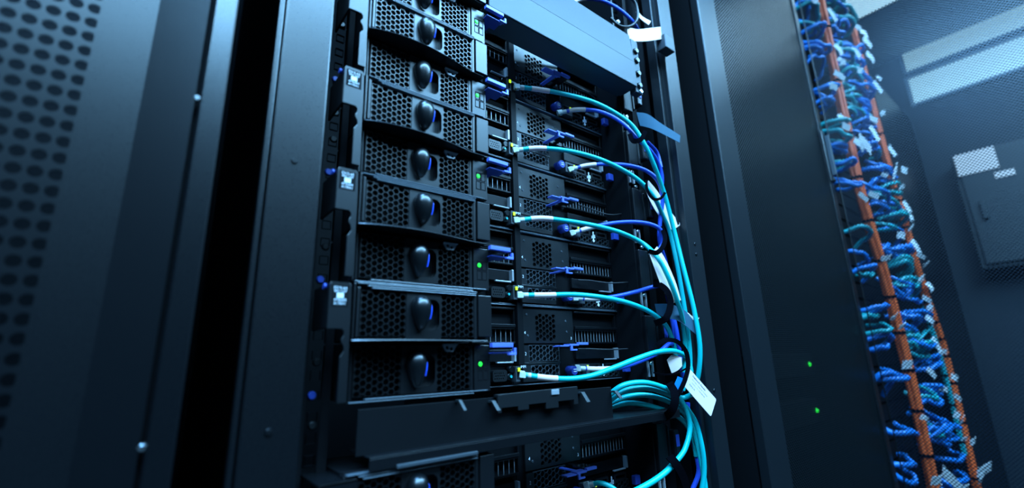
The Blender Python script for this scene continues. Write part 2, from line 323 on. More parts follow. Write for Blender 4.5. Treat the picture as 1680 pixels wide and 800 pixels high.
# ------------------------------------------------------------------ server modules
U = 88.9
def egg(x, z, y):
    n, mm = 20, 14; vs = []; rx, rzt, rzb, d = 8.8, 11, 17.5, 9.5
    for i in range(mm+1):
        th = PI*i/mm; zz = math.cos(th)
        for k in range(n):
            ph = 2*PI*k/n; s = max(0.0, math.sin(th))**0.78
            tap = 1.0 if zz > 0 else 1-0.34*(-zz)
            X = rx*s*math.cos(ph)*tap; Y = -d*s*max(0, math.sin(ph)) + 2*s*max(0, -math.sin(ph))
            Z = (rzt if zz > 0 else rzb)*zz
            if X > 7.0: X = 7.0
            vs.append((x+X, y+Y, z+3.2+Z))
    fs = [(i*n+k, i*n+(k+1)%n, (i+1)*n+(k+1)%n, (i+1)*n+k) for i in range(mm) for k in range(n)]
    return MB().add(vs, fs, True)
def module(kind):
    """one bezel module 126 mm wide; upper ones stand proud and carry the lip, lower ones the lamps"""
    up = kind == 'upper'; zo = 44.5 if up else 0.0; y = 0.0 if up else 6.5
    t = thing('server_front_module', 'x', 'server module')
    hz0, hz1 = (3.4, 37.4) if up else (4.4, 40.5)
    b = MB(); b.box(0.5, 125.5, y+9, 69, 1.0, 43.2); b.build('housing', 'deep', t)
    MB().box(-0.5, 1.0, y, y+9, 1.2, 42.6).build('bezel_side', 'bezel', t, 0.4)
    MB().box(2.2 if up else 1.9, 4.2 if up else 2.9, y-0.4 if up else y+0.5, y+6, 2.4, 39.5).build('side_bar', 'bezel', t, 0.4)
    gp = MB(); gp.box(1.0, 5.3, y+3.5, y+8.5, 1.2, 42.4); gp.box(1.0, 110, y+4.6, y+8.8, 38.6 if up else 0.2, 43.6 if up else 4.0); gp.build('dark_backing', 'panelgap', t)  # dark strips put gap shade behind the bars and ribs
    MB().box(107.4, 110.2, y+1, y+9, 1.2, 41.5).build('bezel_divider', 'bezel', t, 0.5)
    gr = MB(); gr.box(110.25, 111.1, y+2, y+9, 1.4, 41.4); gr.build('shadow_gap', 'panelgap', t)  # black strip standing in for the shade of this gap
    for (x0, x1) in ((5.6, 42.3), (74.4, 107.0)):
        grille(x0, x1, hz0, hz1, 5.2, 0.62, y+1.6, y+4.4, 0.2).build('honeycomb_grille', 'bezel', t)
    hole = rrect(50, 72.6, 8.5, 33.5, 6)
    MB().plate([(42.5, 1.8 if up else 3.8), (74.2, 1.8 if up else 3.8), (74.2, 38.2 if up else 41.0), (42.5, 38.2 if up else 41.0)], [hole], y+0.8, y+4).build('handle_plate', 'bezel', t)
    n = len(hole); rc = MB(); rc.add([(p[0], y+1.2, p[1]) for p in hole]+[(p[0], y+8.6, p[1]) for p in hole], [(i, (i+1) % n, (i+1) % n+n, i+n) for i in range(n)]+[tuple(range(n, 2*n))])
    rc.build('handle_recess', 'bezel', t)
    e = egg(54.6, 22.0 if up else 22.6, y-0.5).build('release_handle', 'gloss', t)
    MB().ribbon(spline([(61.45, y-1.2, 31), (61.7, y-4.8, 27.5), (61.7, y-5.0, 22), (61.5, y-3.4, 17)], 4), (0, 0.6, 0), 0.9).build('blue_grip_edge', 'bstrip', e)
    rb = MB()
    for (a_, b_, c_, z_) in (((13, 108.5, -1.2, 38.9), (10, 109, -0.8, 40.6), (2, 110, -0.4, 42.3)) if up else ((2, 110, -0.6, 0.2), (14, 124, -1.2, 2.0))):
        MB().box(a_, b_, y+c_, y+8, z_, z_+0.75).build('trim_rib', 'rib', t, 0.25)
    if up:
        # curved lip along the foot of the upper module
        N = 24; prof = []
        for i in range(N+1):
            x = -0.5+i/N*121; s = i/N; yy = -1.0-8.6*math.sin(PI*min(1, s*1.15)**0.8)*(1 if s < 0.87 else 1)
            if s > 0.95: yy = -0.2
            prof.append((x, min(yy, -0.8)))
        vs = []; 
        for (x, yy) in prof: vs += [(x, yy, -0.4), (x, yy+0.8, 0.7), (x, y+9, 1.4), (x, y+9, -0.4)]
        fs = [(i*4+k, i*4+(k+1)%4, (i+1)*4+(k+1)%4, (i+1)*4+k) for i in range(N) for k in range(4)]+[(0,1,2,3), (N*4+3, N*4+2, N*4+1, N*4)]
        MB().add(vs, fs).build('lower_lip', 'bezel', t)
        MB().box(111.4, 125.6, y-0.2, y+9, 3.4, 40.0).build('end_block', 'bezel', t, 0.5)
    else:
        eb = MB().box(110.6, 127.6, y-0.4, y+9, 1.5, 41.0).build('lamp_panel', 'bezel', t, 0.5)
        for i, (px, pz) in enumerate(((114.4, 20.4), (120.2, 20.4), (114.4, 11.2), (120.2, 11.2))):
            o = MB(); o.plate([(px-0.2, pz-0.2), (px+5.2, pz-0.2), (px+5.2, pz+8.2), (px-0.2, pz+8.2)], [[(px+0.35, pz+0.35), (px+4.65, pz+0.35), (px+4.65, pz+7.65), (px+0.35, pz+7.65)]], y-0.7, y-0.3)
            w_ = o.build('lamp_window', 'panelgap', eb)
            if i == 0: MB().cyl((px+2.5, y-0.5, pz+4.3), (0, -1, 0), 2.1, 0.8, 14, 1.6).build('green_lamp', 'led', w_)
        tb = MB(); tb.plate([(79, 41), (82.5, 35.6), (89.5, 35.6), (93, 41)], [[(83.5+1.6*math.cos(PI/3*i), 39+1.6*math.sin(PI/3*i)) for i in range(6)], [(87.6+1.6*math.cos(PI/3*i), 38+1.6*math.sin(PI/3*i)) for i in range(6)]], y-0.2, y+1.3)
        tb.box(79, 93.6, y-1.2, y+1.3, 41.2, 42.0)
        tb.build('latch_tab', 'steel', t)  # pale steel puts the tab's lit look into its colour
    return t
NAMES = ['bottom', 'fourth', 'third', 'second', 'top']
ORD = ['fifth server down', 'fourth server down', 'third server down', 'second server down', 'topmost server']
BASES = [0, U, 2*U, 3*U, 4*U, -1.5*U]
ORD.append('dark lowest server')
upr, lwr = module('upper'), module('lower')
for i, z in enumerate(BASES):
    for proto, dz, word, feat in ((upr, 44.5, 'upper', 'plain grey end block'), (lwr, 0, 'lower', 'green lamp')):
        o = proto if i == 0 else copy_tree(proto)
        o.location = (0, 0, (z+dz)*S)
        o['label'] = '%s front module with honeycomb grille and %s on the %s' % (word, feat, ORD[i]); o['group'] = 'honeycomb front modules of the servers'

# ------------------------------------------------------------------ labelled latch brackets on the left
def bracket():
    t = thing('latch_bracket', 'x', 'bracket')
    P = [(-19.6, 84.5), (-19.6, 52.4), (-9.4, 52.4), (-7.6, 50.5), (-7.6, 48), (-9, 45.5), (-9, 43), (-7.4, 40.5), (-6.8, 37), (-9.4, 33), (-9.4, 1.8), (-3.2, 1.8), (-3.2, 60), (-3.8, 84.5), (-5, 86), (-18.4, 86)]
    b = MB(); b.plate(P, [], -4, -1.5); b.box(-19.6, -17.8, -1.5, 34, 53, 85); b.build('bracket_plate', 'bezel', t, 0.4)
    l = MB().box(-18, -5.6, -4.25, -4.0, 68.5, 83.5).build('label_plate', 'panelgap', t)
    for k, (s, z, sz) in enumerate((('E315-63', 81.6, 2.9), ('REV G47', 79.2, 2.4), ('4TRAM', 72.8, 2.8), ('A17EX1', 70.3, 2.6))):
        text(s, sz, 'white', l, (-11.8, -4.32, z))
    MB().box(-14.2, -9.4, -4.45, -4.26, 74.4, 78.0).build('blank_sticker', 'white', l)
    MB().cyl((-20.5, 2, 83), (-1, 0, 0), 2.2, 1.8, 12).build('blue_stud', 'navy', t)
    return t
bk0 = bracket()
for i, z in enumerate([0, U, 2*U, 3*U, 4*U]):
    o = bk0 if i == 0 else copy_tree(bk0); o.location = (0, 0, z*S)
    o['label'] = 'notched bracket with a small white printed label left of the %s' % ORD[i]; o['group'] = 'latch brackets left of the servers'

# ------------------------------------------------------------------ recessed sleds behind and beside the modules
YP = 70.8
def vents(x0, x1, z0, z1, n, y=YP):
    m = MB()
    for i in range(n): x = x0+(x1-x0)*(i+0.5)/n; m.box(x-0.22, x+0.22, y-0.4, y+0.3, z0, z1)
    return m
def sled(side):
    t = thing('server_sled', 'x', 'server sled'); right = side == 'right'
    x0, x1 = (208.5, 384) if right else (127, 207.5)
    MB().box(x0, x1, YP+4, YP+130, 1.5, 86.5).build('sled_body', 'deep', t)
    MB().box(x0, x1+3, YP-2.5, YP+4, -0.2, 0.8).build('edge_rail', 'rib', t, 0.25); MB().box(x0, x1+3, YP-3.5, YP+4, 87.2, 88.1).build('edge_rail', 'rib', t, 0.25)
    if right:
        pl = MB(); pl.plate([(217, 45.5), (301.5, 45.5), (301.5, 85), (217, 85)], hexes(238, 272, 48, 79.5, 6.2, 1.3), YP-1, YP+1.2)
        pl = pl.build('slot_cover', 'plate', t)
        for (sx, sz) in ((226, 78), (227, 54), (289, 72), (290, 59)):
            q = MB(); q.cyl((sx, YP-0.8, sz), (0, -1, 0), 1.7, 0.8, 12, 1.2); q.build('screw', 'shelf', pl)
        text('4', 5, 'white', pl, (222.5, YP-1.25, 57)); text('3', 5, 'white', pl, (297, YP-1.25, 51))
        grille(228, 275, 25.5, 43, 6.2, 0.6, YP-1.2, YP+0.2, 0.4).build('slot_grille', 'shelf', t); g2 = MB().box(217.5, 227.5, YP-1.2, YP+1.4, 24, 43).build('slot_plate', 'plate', t)
        text('2', 5, 'white', g2, (222.5, YP-1.45, 33.5))
        MB().box(217.5, 276, YP-2.0, YP+1.4, 21.8, 24).build('divider_bar', 'plate', t, 0.3)
        grille(230, 274, 8.5, 20.5, 6.2, 0.6, YP-1.2, YP+0.2, 0.4).build('lower_grille', 'shelf', t); MB().plate([(218, 3), (274.4, 3), (274.4, 8), (229.5, 8), (229.5, 21.5), (218, 21.5)], [], YP-1.2, YP+1.4).build('lower_plate', 'plate', t)
    xv0, xv1, nv = (303.5, 382, 14) if right else (150, 206, 8)
    fr = MB()
    for z in (44.8, 60.5, 82.5): fr.box(xv0-1, xv1+1, YP-3, YP+3, z, z+2)
    fr.box(xv0-1, xv1+1, YP-4, YP-1, 62.5, 66); fr.box(xv1, xv1+1.5, YP-2, YP+3, 46, 84)
    fr.build('vent_frame', 'powder', t, 0.3)
    vents(xv0, xv1, 46.8, 60.5, nv).build('vent_fins', 'steel', t)
    vents(xv0, xv1, 66, 82.5, nv, YP+5).build('upper_vent_fins', 'deep', t)
    # drive caddy
    xc0 = 304.5 if right else 150; xc1 = 381 if right else 206
    cd_ = MB().box(xc0, xc1-4, YP-1, YP+3, 26, 38.5).build('drive_caddy', 'powder', t, 0.5)
    h_ = MB(); h_.box(xc1-3.4, xc1-0.8, YP-6, YP+2, 25.5, 39); h_.box(xc1-26, xc1-3.6, YP-4.5, YP-1.4, 24.0, 25.6); h_.build('caddy_handle', 'steel', cd_, 0.4)
    if right:
        m = MB(); m.box(246, 262, 37, 46, 40.2, 41.6); m.box(260, 275, 36, 46, 41, 43); m.box(262, 265, 36, 38, 36.4, 41); m.box(262, 272, 36, 38.1, 35.6, 37.4); m.box(266, 272, 44, YP, 40.6, 42)
        m.build('release_lever', 'blue', t, 0.3)
        MB().box(275.1, 291, 36, 40, 42, 44.8).build('lever_tip', 'blue', t, 0.3)
        m = MB(); m.box(275.1, 291, 40.1, 58, 41.8, 44.6); m.box(280, 286, 57, YP, 42, 44); m.build('lever_arm', 'gloss', t, 0.3)
    else:
        m = MB(); m.box(126, 146, -0.9, 14, 33.2, 34.6); m.box(131, 139, 13, YP, 33.2, 34.6); m.build('lever_blade', 'navy', t, 0.3); m = MB(); m.box(141.5, 150, -4.5, -1, 31.6, 33.6); m.box(147.4, 150, -4.4, -1, 31.6, 38.0); m.box(145, 148, -3, 4, 33.7, 35)  # blade in darker blue, its underside shade put into the colour
        m.build('release_lever', 'blue', t, 0.3)
        MB().box(122.5, 146, -5, -0.6, 38.6, 42.4).build('lever_tip', 'blue', t, 0.3)
        m = MB(); m.box(127.5, 145.5, -0.6, 14, 38.0, 42.2); m.box(131, 139, 13, YP, 38.4, 41.4); m.build('lever_arm', 'gloss', t, 0.3)
    # ports
    if right:
        k = MB(); k.cyl((290, YP, 13), (0, -1, 0), 5.6, 11, 20, 5.2); k = k.build('thumb_screw', 'navy', t)
        MB().box(287.6, 292.4, YP-11.6, YP-11, 11.4, 12.4).build('slot_mark', 'white', k); MB().box(287.6, 292.4, YP-11.6, YP-11, 14, 14.9).build('slot_mark', 'white', k)
        j = MB(); j.plate([(299, 5.5), (319, 5.5), (319, 20), (299, 20)], [[(303, 8), (313, 8), (313, 17.5), (303, 17.5)]], YP-8, YP+3); j.build('network_port', 'shelf', t)
        MB().box(314.5, 317, YP-8.8, YP-8.0, 15, 18.5).build('port_lamp', 'ylw', t)
        grille(322, 384, 3, 11, 6.2, 0.8, YP-1.2, YP+1.4, 0.4).build('edge_grille', 'steelgrey', t)
        u = MB(); u.box(351, 352.4, YP-2.2, YP-1.5, 6, 19); u.box(348.4, 349.4, YP-2.2, YP-1.5, 9, 13); u.box(353.8, 355, YP-2.2, YP-1.5, 10, 15); u.cyl((351.7, YP-1.6, 6.2), (0, -1, 0), 2, 0.7, 10); u.build('usb_symbol', 'white', t)
        u = MB(); u.plate([(324, 12), (346, 12), (346, 20), (324, 20)], [[(327, 14), (343, 14), (343, 18), (327, 18)]], YP-2, YP+2)
        u.plate([(357, 12), (380, 12), (380, 20), (357, 20)], [[(360, 14), (377, 14), (377, 18), (360, 18)]], YP-2, YP+2); u.build('usb_port', 'plate', t)
    else:
        v = MB(); v.plate(rrect(172, 191, 5.5, 17.5, 3), [[(174.8+2.7*i+(1.2 if r_ % 2 else 0)+0.75*math.cos(PI/3*q), 8.6+2.8*r_+0.75*math.sin(PI/3*q)) for q in range(6)] for i in range(5) for r_ in range(3)], YP-7, YP+2); v.build('display_port', 'plate', t)
        j = MB()
        for (jx, jz) in ((195.5, 10), (198, 17.5)): 
            j.cyl((jx, YP+2, jz), (0, -1, 0), 3.4, 9, 14)
        j.build('round_port', 'gloss', t)
        q = MB(); q.cyl((195.5, YP-7.4, 10), (0, -1, 0), 1.5, 1.2, 10); q.cyl((190.5, YP-4, 14), (0, -1, 0), 1.2, 2, 10); q.build('port_pin', 'pcb', t)
        j = MB(); j.plate([(201.3, 4.5), (207.4, 4.5), (207.4, 20.5), (201.3, 20.5)], [[(202.6, 6.5), (206, 6.5), (206, 17.5), (202.6, 17.5)]], YP-9, YP+3); j.build('network_port', 'shelf', t)
        MB().box(204.0, 206.6, YP-10.4, YP-9.1, 15, 19).build('port_lamp', 'ylw', t)
        text('IMM', 4.4, 'white', t, (213.6, YP-7, 19.6))
    return t
sr, sl = sled('right'), sled('left')
for i, z in enumerate(BASES):
    for proto, word in ((sr, 'recessed right-hand sled with numbered slot covers'), (sl, 'recessed left-hand sled with vents and blue lever')):
        o = proto if i == 0 else copy_tree(proto); o.location = (0, 0, z*S)
        o['label'] = '%s, %s' % (word, ORD[i]); o['group'] = 'recessed server sleds'
# upright divider between the sleds and outer wall of the chassis
dv = thing('chassis_divider', 'upright black divider strip between left and right sleds of upper five servers', 'divider', (0, 0, 0))
MB().box(208.6, 216.6, YP-6, YP+3.9, 22, 5*U).build('divider_strip', 'deep', dv)
cw_ = tag(MB().box(388, 390.4, 30, YP+120, -1.5*U, 5*U).build('chassis_wall', 'deep'), 'tall black side wall at the right end of the server sleds', 'side panel')

# right-hand ear blocks with clip
def ear():
    t = thing('ear_block', 'x', 'ear block')
    MB().box(391, 411.4, 25, YP+10, 25, 79).build('block', 'powder', t, 1.2)
    c = MB(); c.box(413, 417, 24, 40, 30, 76); c.box(417, 428, 18, 34, 38, 70); c.build('clip', 'gloss', t, 2.5)
    MB().box(419, 426, 17.2, 18.2, 50, 64).build('clip_face', 'navy', c and t.children[-1], 0.3)
    s = MB(); s.cyl((404, 30, 84), (0, -1, 0), 3, 3, 12, 2); s.cyl((401, 34, 18), (0, -1, 0), 2.4, 5, 12, 2); s.build('screw', 'screw', t)
    b = MB(); b.box(394, 410, 34, 60, 2, 20); b.build('foot', 'gloss', t, 1)
    b = MB(); b.box(396, 398, 31, 34, 1, 21); b.box(405, 407, 31, 34, 1, 21); b.build('foot_rib', 'steel', t, 0.4)
    MB().box(376, 386, 52, 58, 8, 18).build('blue_cap', 'navy', t, 0.6)
    return t
e0 = ear()
for i, z in enumerate(BASES):
    o = e0 if i == 0 else copy_tree(e0); o.location = (0, 0, z*S)
    o['label'] = 'black ear block with clip at the right end of the %s' % ORD[i]; o['group'] = 'ear blocks right of the servers'

# ------------------------------------------------------------------ big folded blank at the top right
tb = thing('blanking_tray', 'large shiny blue-grey folded metal tray at the top, right of the topmost modules', 'tray', (130, 0, 403.5))
MB().box(0, 262, 0, 2, 0, 41).build('front_face', 'shelf', tb, 0.8)
MB().add([(0, 0.6, 41.6), (262, 0.6, 41.6), (262, 5, 90), (0, 5, 90), (0, 3, 41.6), (262, 3, 41.6), (262, 7, 90), (0, 7, 90)], [(0,1,2,3), (7,6,5,4), (0,4,5,1), (1,5,6,2), (2,6,7,3), (3,7,4,0)]).build('upper_face', 'shelf', tb)
MB().box(0, 262, 2.2, 34, 0, 2).build('underside', 'shelf', tb)
f = MB(); f.box(262.5, 278, 3, 14, -6, 84); f.build('end_ear', 'shelf', tb, 1)
for z in (60, 44, 22, 2): MB().cyl((270, 3, z+4), (0, -1, 0), 5, 4, 14, 3.6).build('screw', 'gloss', tb)
MB().cyl((272, 3, -3), (0, -1, 0), 4, 3, 12, 2.6).build('screw', 'screw', tb)
wv = MB(); 
tag(wv.tube(spline([at(798, 52, 55), at(850, 62, 50), at(885, 78, 52), at(930, 100, 60), at(985, 118, 66)], 8), 2.2, 8).build('thin_black_cable', 'grey'), 'thin black cable sagging beneath the shiny metal tray', 'cable')

# ------------------------------------------------------------------ cover strip between the servers (1U)
ct = thing('cover_strip', 'black metal cover strip with hooks and notched plate below the fifth server', 'cover panel', (0, 0, -44.45))
MB().box(10, 292, 8, 10, 8, 40).build('backing_panel', 'deep', ct, 0.4)
P = [(134, 42.5), (134, 27), (139.5, 27), (139.5, 31), (165, 31), (165, 27.5), (182, 27.5), (182, 31.5), (211, 31.5), (211, 26), (233, 26), (233, 31.5), (262, 31.5), (262, 27), (270, 27), (270, 44)]
P = [(x*0.74+33, z) for x, z in P]
q = MB(); q.plate(P, [], 1.8, 4.0); q.box(132, 233, 4.0, 8, 40, 42.4); q.build('notched_plate', 'plate', ct, 0.3)
def hook(x, z, w_=3.5, h=10, parent=ct):
    m = MB(); m.add([(x, 2, z), (x+w_, 2, z), (x+w_+1.5, -4, z-h*0.8), (x+1.5, -4, z-h*0.8), (x, 4, z), (x+w_, 4, z), (x+w_+1.5, -2, z-h*0.8), (x+1.5, -2, z-h*0.8)], [(0,1,2,3), (7,6,5,4), (0,4,5,1), (1,5,6,2), (2,6,7,3), (3,7,4,0)])
    m.box(x, x+w_, 4, 8, z-2, z); return m.build('hook', 'steelgrey', parent, 0.2)
hook(92, 41, 3); hook(125.5, 38, 4); hook(238, 38, 5, 12); hook(290, 36, 5)
MB().box(196, 206, 0.5, 1.7, 38, 43).build('spring_clip', 'steel', ct, 0.4)
lp = MB(); lp.box(16, 402, -3, 40, 7, 8.2); lp.box(16, 402, -3, -1.8, -1, 7); lp.build('front_ledge', 'powder', ct, 0.4)
q = MB(); q.box(36, 106, -5.5, -3.2, -1.6, 1.0); q.build('ledge_grip', 'shelf', ct, 0.4)
for x in (150, 160, 171): pass
lt = thing('slide_rail_end', 'dark stepped metal rail ends at the lower left beneath the cover strip', 'rail end', (0, 0, -60))
q = MB(); q.box(-18, 8, -4, 60, 10, 12); q.box(-18, 8, -4, -2, 2, 12); q.box(-24, 4, -10, -4.4, -12, -10); q.box(-24, -8, -10, -8, -20, -12); q.build('rail_step', 'door', lt, 0.4)

# ------------------------------------------------------------------ cables
def cable(px, m, r, label, name='network_cable', grp=None, sleeve=None, plug=True, kind='cable'):
    Q = []
    for (a_, b_, c_) in px:
        q = at(a_, b_, c_)
        lim = 444+min(max(c_, -10), 30)*0.4
        if q.x > lim: q = CAM+(q-CAM)*((lim-CAM.x)/(q.x-CAM.x))
        Q.append(q)
    P = spline(Q, 8)
    t = thing(name, label, kind, P[0], grp); Q = [p-P[0] for p in P]
    MB().tube(Q, r, 12).build('jacket', m, t)
    if sleeve:
        i0, i1 = sleeve; MB().tube(Q[i0:i1], r+0.35, 12).build('label_sleeve', 'paper', t)
    if plug:
        d = (Q[1]-Q[0]).normalized()
        b = MB(); b.tube([Q[0]-d*1, Q[0]+d*6], [3.0, r+0.3], 10); b.build('strain_relief', 'clear', t)
        b = MB(); b.box(-7, 0, -3.2, 3.2, -3.4, 3.0); b.box(-7, -1, -1.2, 1.2, 3.0, 4.2); p = b.build('connector', 'clear', t, 0.5)
        p.rotation_euler = d.to_track_quat('X', 'Z').to_euler()
        g_ = MB(); g_.box(-6.6, -4, -2.8, 2.8, -3.8, -3.4); g_.build('contacts', 'gold', p)
    return t
CL = 'aqua network cables'; BL = 'blue network cables'
cable([(852, 143, 60), (885, 147, 50), (930, 155, 36), (975, 168, 22), (1012, 187, 10), (1038, 207, 2), (1058, 238, -4), (1072, 268, -4), (1090, 318, 2), (1106, 378, 6), (1122, 442, 8), (1138, 505, 8), (1148, 565, 6), (1146, 612, 4), (1136, 646, 6)],
      'cyan', 3.0, 'highest aqua cable, from the topmost port, arching to the right cable run', grp=CL, sleeve=(5, 12))
cable([(850, 246, 60), (885, 243, 48), (930, 247, 36), (975, 258, 24), (1015, 275, 14), (1048, 296, 6), (1072, 322, 2), (1086, 350, 8), (1099, 382, 14), (1110, 430, 18), (1119, 480, 18), (1128, 540, 16), (1132, 600, 14), (1120, 640, 12)],
      'cyan', 3.0, 'second aqua cable down, passing under the blue cable near the second strap', grp=CL, sleeve=(4, 11))
cable([(852, 361, 60), (890, 358, 48), (935, 363, 36), (980, 371, 24), (1020, 382, 14), (1056, 400, 6), (1080, 424, -14), (1097, 456, -20), (1110, 490, -18), (1119, 520, -10), (1124, 560, 4), (1122, 610, 10)],
      'cyan', 3.0, 'third aqua cable down, crossing in front of the long white folded tag', grp=CL, sleeve=(4, 12))
cable([(858, 484, 60), (895, 484, 48), (940, 483, 36), (985, 487, 24), (1025, 495, 14), (1058, 507, 8), (1080, 521, 6), (1094, 536, 10), (1104, 560, 14), (1110, 590, 18)],
      'cyan', 3.0, 'fourth aqua cable down, running under the thick black velcro hook', grp=CL, sleeve=(4, 12))
cable([(862, 615, 60), (900, 620, 48), (940, 621, 34), (975, 615, 22), (1010, 602, 12), (1048, 587, 4), (1080, 577, 0), (1108, 576, 0), (1128, 588, 6), (1134, 610, 10)],
      'cyan', 3.2, 'lowest port aqua cable, rising to the right over the black ring strap', grp=CL, sleeve=(4, 12))
cable([(922, 184, 60), (945, 180, 50), (975, 181, 38), (1002, 190, 26), (1026, 206, 14), (1044, 226, 6), (1066, 246, 8), (1080, 268, 12), (1086, 292, 16), (1084, 330, 18)],
      'bcable', 2.8, 'highest blue port cable beside the topmost aqua cable', grp=BL, sleeve=(4, 13))
cable([(940, 277, 60), (965, 271, 48), (1000, 269, 34), (1035, 272, 20), (1062, 281, 10), (1080, 298, 4), (1087, 325, 6), (1083, 360, 12), (1082, 395, 16), (1092, 430, 22), (1102, 480, 26)],
      'bcable', 2.8, 'second blue port cable, curving over the second aqua cable', grp=BL, sleeve=(4, 12))
cable([(943, 381, 60), (970, 373, 48), (1005, 366, 34), (1040, 364, 20), (1068, 368, 10), (1084, 378, 6), (1086, 400, 8), (1074, 415, 14)],
      'bcable', 2.8, 'third blue port cable, ending at the strap over the white tag', grp=BL, sleeve=(3, 11))
cable([(948, 489, 60), (975, 490, 50), (1010, 486, 36), (1045, 478, 22), (1082, 468, 10), (1092, 476, 14), (1098, 500, 24), (1106, 545, 28), (1112, 590, 28)],
      'bcable', 2.8, 'fourth blue port cable, rising behind the fourth aqua cable', grp=BL, sleeve=(3, 11))
cable([(952, 604, 60), (980, 605, 50), (1015, 603, 38), (1050, 592, 26), (1080, 578, 16), (1100, 563, 14), (1108, 575, 18), (1118, 600, 20)],
      'bcable', 2.8, 'lowest blue port cable below the lowest port aqua cable', grp=BL, sleeve=(3, 15))
cable([(1100, 500, 30), (1110, 545, 28), (1116, 590, 26), (1122, 630, 20), (1108, 648, 16)], 'bcable', 3.2, 'blue cable in the vertical run just left of the black ring strap', grp=BL, plug=False)
cable([(1128, 660, 24), (1130, 700, 24), (1142, 745, 24), (1146, 775, 22), (1135, 805, 20)], 'bcable', 3.0, 'blue cable hanging at the bottom behind the aqua loops', grp=BL, plug=False)
cable([(1062, 232, 18), (1078, 250, 18), (1085, 275, 18)], 'bcable', 2.4, 'short blue cable stub just right of the first black strap', grp=BL, plug=False)
# slack bundle leaving the cover strip
SB = 'slack aqua cables beside the cover strip'
loops = [
    ([(996, 650, 30), (1022, 632, 14), (1055, 627, 4), (1085, 634, 0), (1108, 646, 0), (1124, 668, 0), (1132, 700, 0), (1124, 735, 2), (1110, 756, 4)], 'front slack aqua cable that turns down to the loose black strap'),
    ([(998, 658, 34), (1025, 641, 20), (1060, 636, 10), (1092, 645, 6), (1118, 660, 4), (1140, 690, 2), (1152, 735, 2), (1155, 775, 4), (1150, 812, 6)], 'slack aqua cable forming the outermost hanging loop at the bottom'),
    ([(998, 662, 40), (1030, 650, 28), (1062, 648, 18), (1094, 657, 12), (1118, 672, 10), (1136, 700, 10), (1148, 745, 8), (1156, 790, 8), (1158, 815, 8)], 'slack aqua cable just inside the outermost hanging loop'),
    ([(998, 668, 46), (1030, 661, 34), (1060, 664, 24), (1088, 672, 18), (1108, 680, 18), (1126, 696, 16), (1138, 722, 16), (1142, 748, 18)], 'lowest curved slack aqua cable beside the cover strip'),
    ([(1000, 644, 44), (1030, 636, 34), (1065, 636, 26), (1096, 646, 20), (1120, 652, 18), (1138, 645, 14)], 'rear slack aqua cable with its end poking out right of the strap'),
]
for pts, lab in loops: cable(pts, 'cyan', 3.1, lab, grp=SB, plug=False)
cable([(1108, 757, 2), (1092, 774, 4), (1070, 790, 8), (1040, 806, 14), (1010, 818, 22)], 'cyan', 3.4, 'thick aqua cable running to the lower left from the loose strap', grp=SB, plug=False)
cable([(968, 795, 58), (985, 792, 46), (1005, 800, 36), (1020, 815, 30)], 'cyan', 2.8, 'aqua cable just entering at the bottom edge below the dark servers', grp=SB)
# blue and black cables at the top
cable([(935, 8, 50), (958, -2, 40), (990, 2, 30), (1018, 17, 18), (1040, 38, 12), (1052, 60, 18)], 'bcable', 2.8, 'blue cable at the top edge above the shiny tray', grp=BL, sleeve=(0, 10))
cable([(1026, -10, 8), (1042, 5, 4), (1046, 28, 4), (1036, 42, 8), (1018, 43, 14), (1002, 30, 22)], 'grey', 2.2, 'black looped cable at the top beside the white tag', plug=False)
for i, (yy, Yo) in enumerate(((150, 0), (345, 0), (470, 0), (583, 0))):
    y0 = (168, 348, 462, 572)[i]
    tag(MB().tube(spline([at(948, y0-(20, 13, 3, 0)[i], 66), at(968, y0-(13, 6, 2, 0)[i], 62), at(1000, y0+(12, 4, 2, 1)[i], 50), at(1030, y0-(2, -1, -1, 0)[i], 44)], 8), 0.9, 8).build('thin_black_wire', 'grey'),
        ('thin black wire beneath the shiny tray right of the topmost sled', 'thin black wire right of the second server sled, above its vents', 'thin black wire right of the third server sled, above the blue cable', 'thin black wire right of the lowest vents, above the rising aqua cable')[i], 'wire')

# ------------------------------------------------------------------ velcro straps
def ring(name, px, py, Y, rx, rz, tilt, wv, lab, a0=0, a1=360, wdt=6.0):
    c = at(px, py, Y); P = []
    n = 28
    for i in range(n+1):
        a = math.radians(a0+(a1-a0)*i/n); u, v = rx*math.cos(a), rz*math.sin(a)
        P.append(Vector((u*math.cos(tilt)-v*math.sin(tilt), (u*0.35), u*math.sin(tilt)+v*math.cos(tilt))))
    m = MB(); m.ribbon(P, wv, 1.6); o = m.build(name, 'velcro'); o.location = c*S
    return tag(o, lab, 'cable tie', 'black velcro cable ties')
def strap(pts, hw, lab, th=1.6):
    P = spline([at(*p) for p in pts], 6); m = MB(); n = len(P); W = []
    for i in range(n):
        T = (P[min(i+1, n-1)]-P[max(i-1, 0)]).normalized(); V = (P[i]-CAM).normalized(); W.append(tuple(T.cross(V).normalized()*hw+V*hw*0.25))
    return tag(m.ribbon(P, W, th).build('velcro_tie', 'velcro'), lab, 'cable tie', 'black velcro cable ties')
strap([(1033, 220, -2), (1039, 231, -14), (1052, 228, -20), (1059, 215, -16)], 3.0, 'highest black velcro tie, wrapped round the topmost cables')
strap([(1060, 296, 6), (1062, 312, -6), (1072, 326, -12), (1084, 325, -12), (1091, 316, -4)], 1.8, 'black velcro tie under the second blue cable, over the upper white tag')
strap([(1085, 372, 10), (1091, 388, -10), (1088, 403, -24), (1078, 414, -28), (1065, 412, -14)], 2.8, 'black velcro tie over the top end of the long white tag')
strap([(1072, 466, 0), (1084, 468, -14), (1096, 480, -24), (1100, 500, -26), (1092, 522, -24), (1074, 530, -12)], 3.6, 'large black velcro hook round the fourth aqua cable')
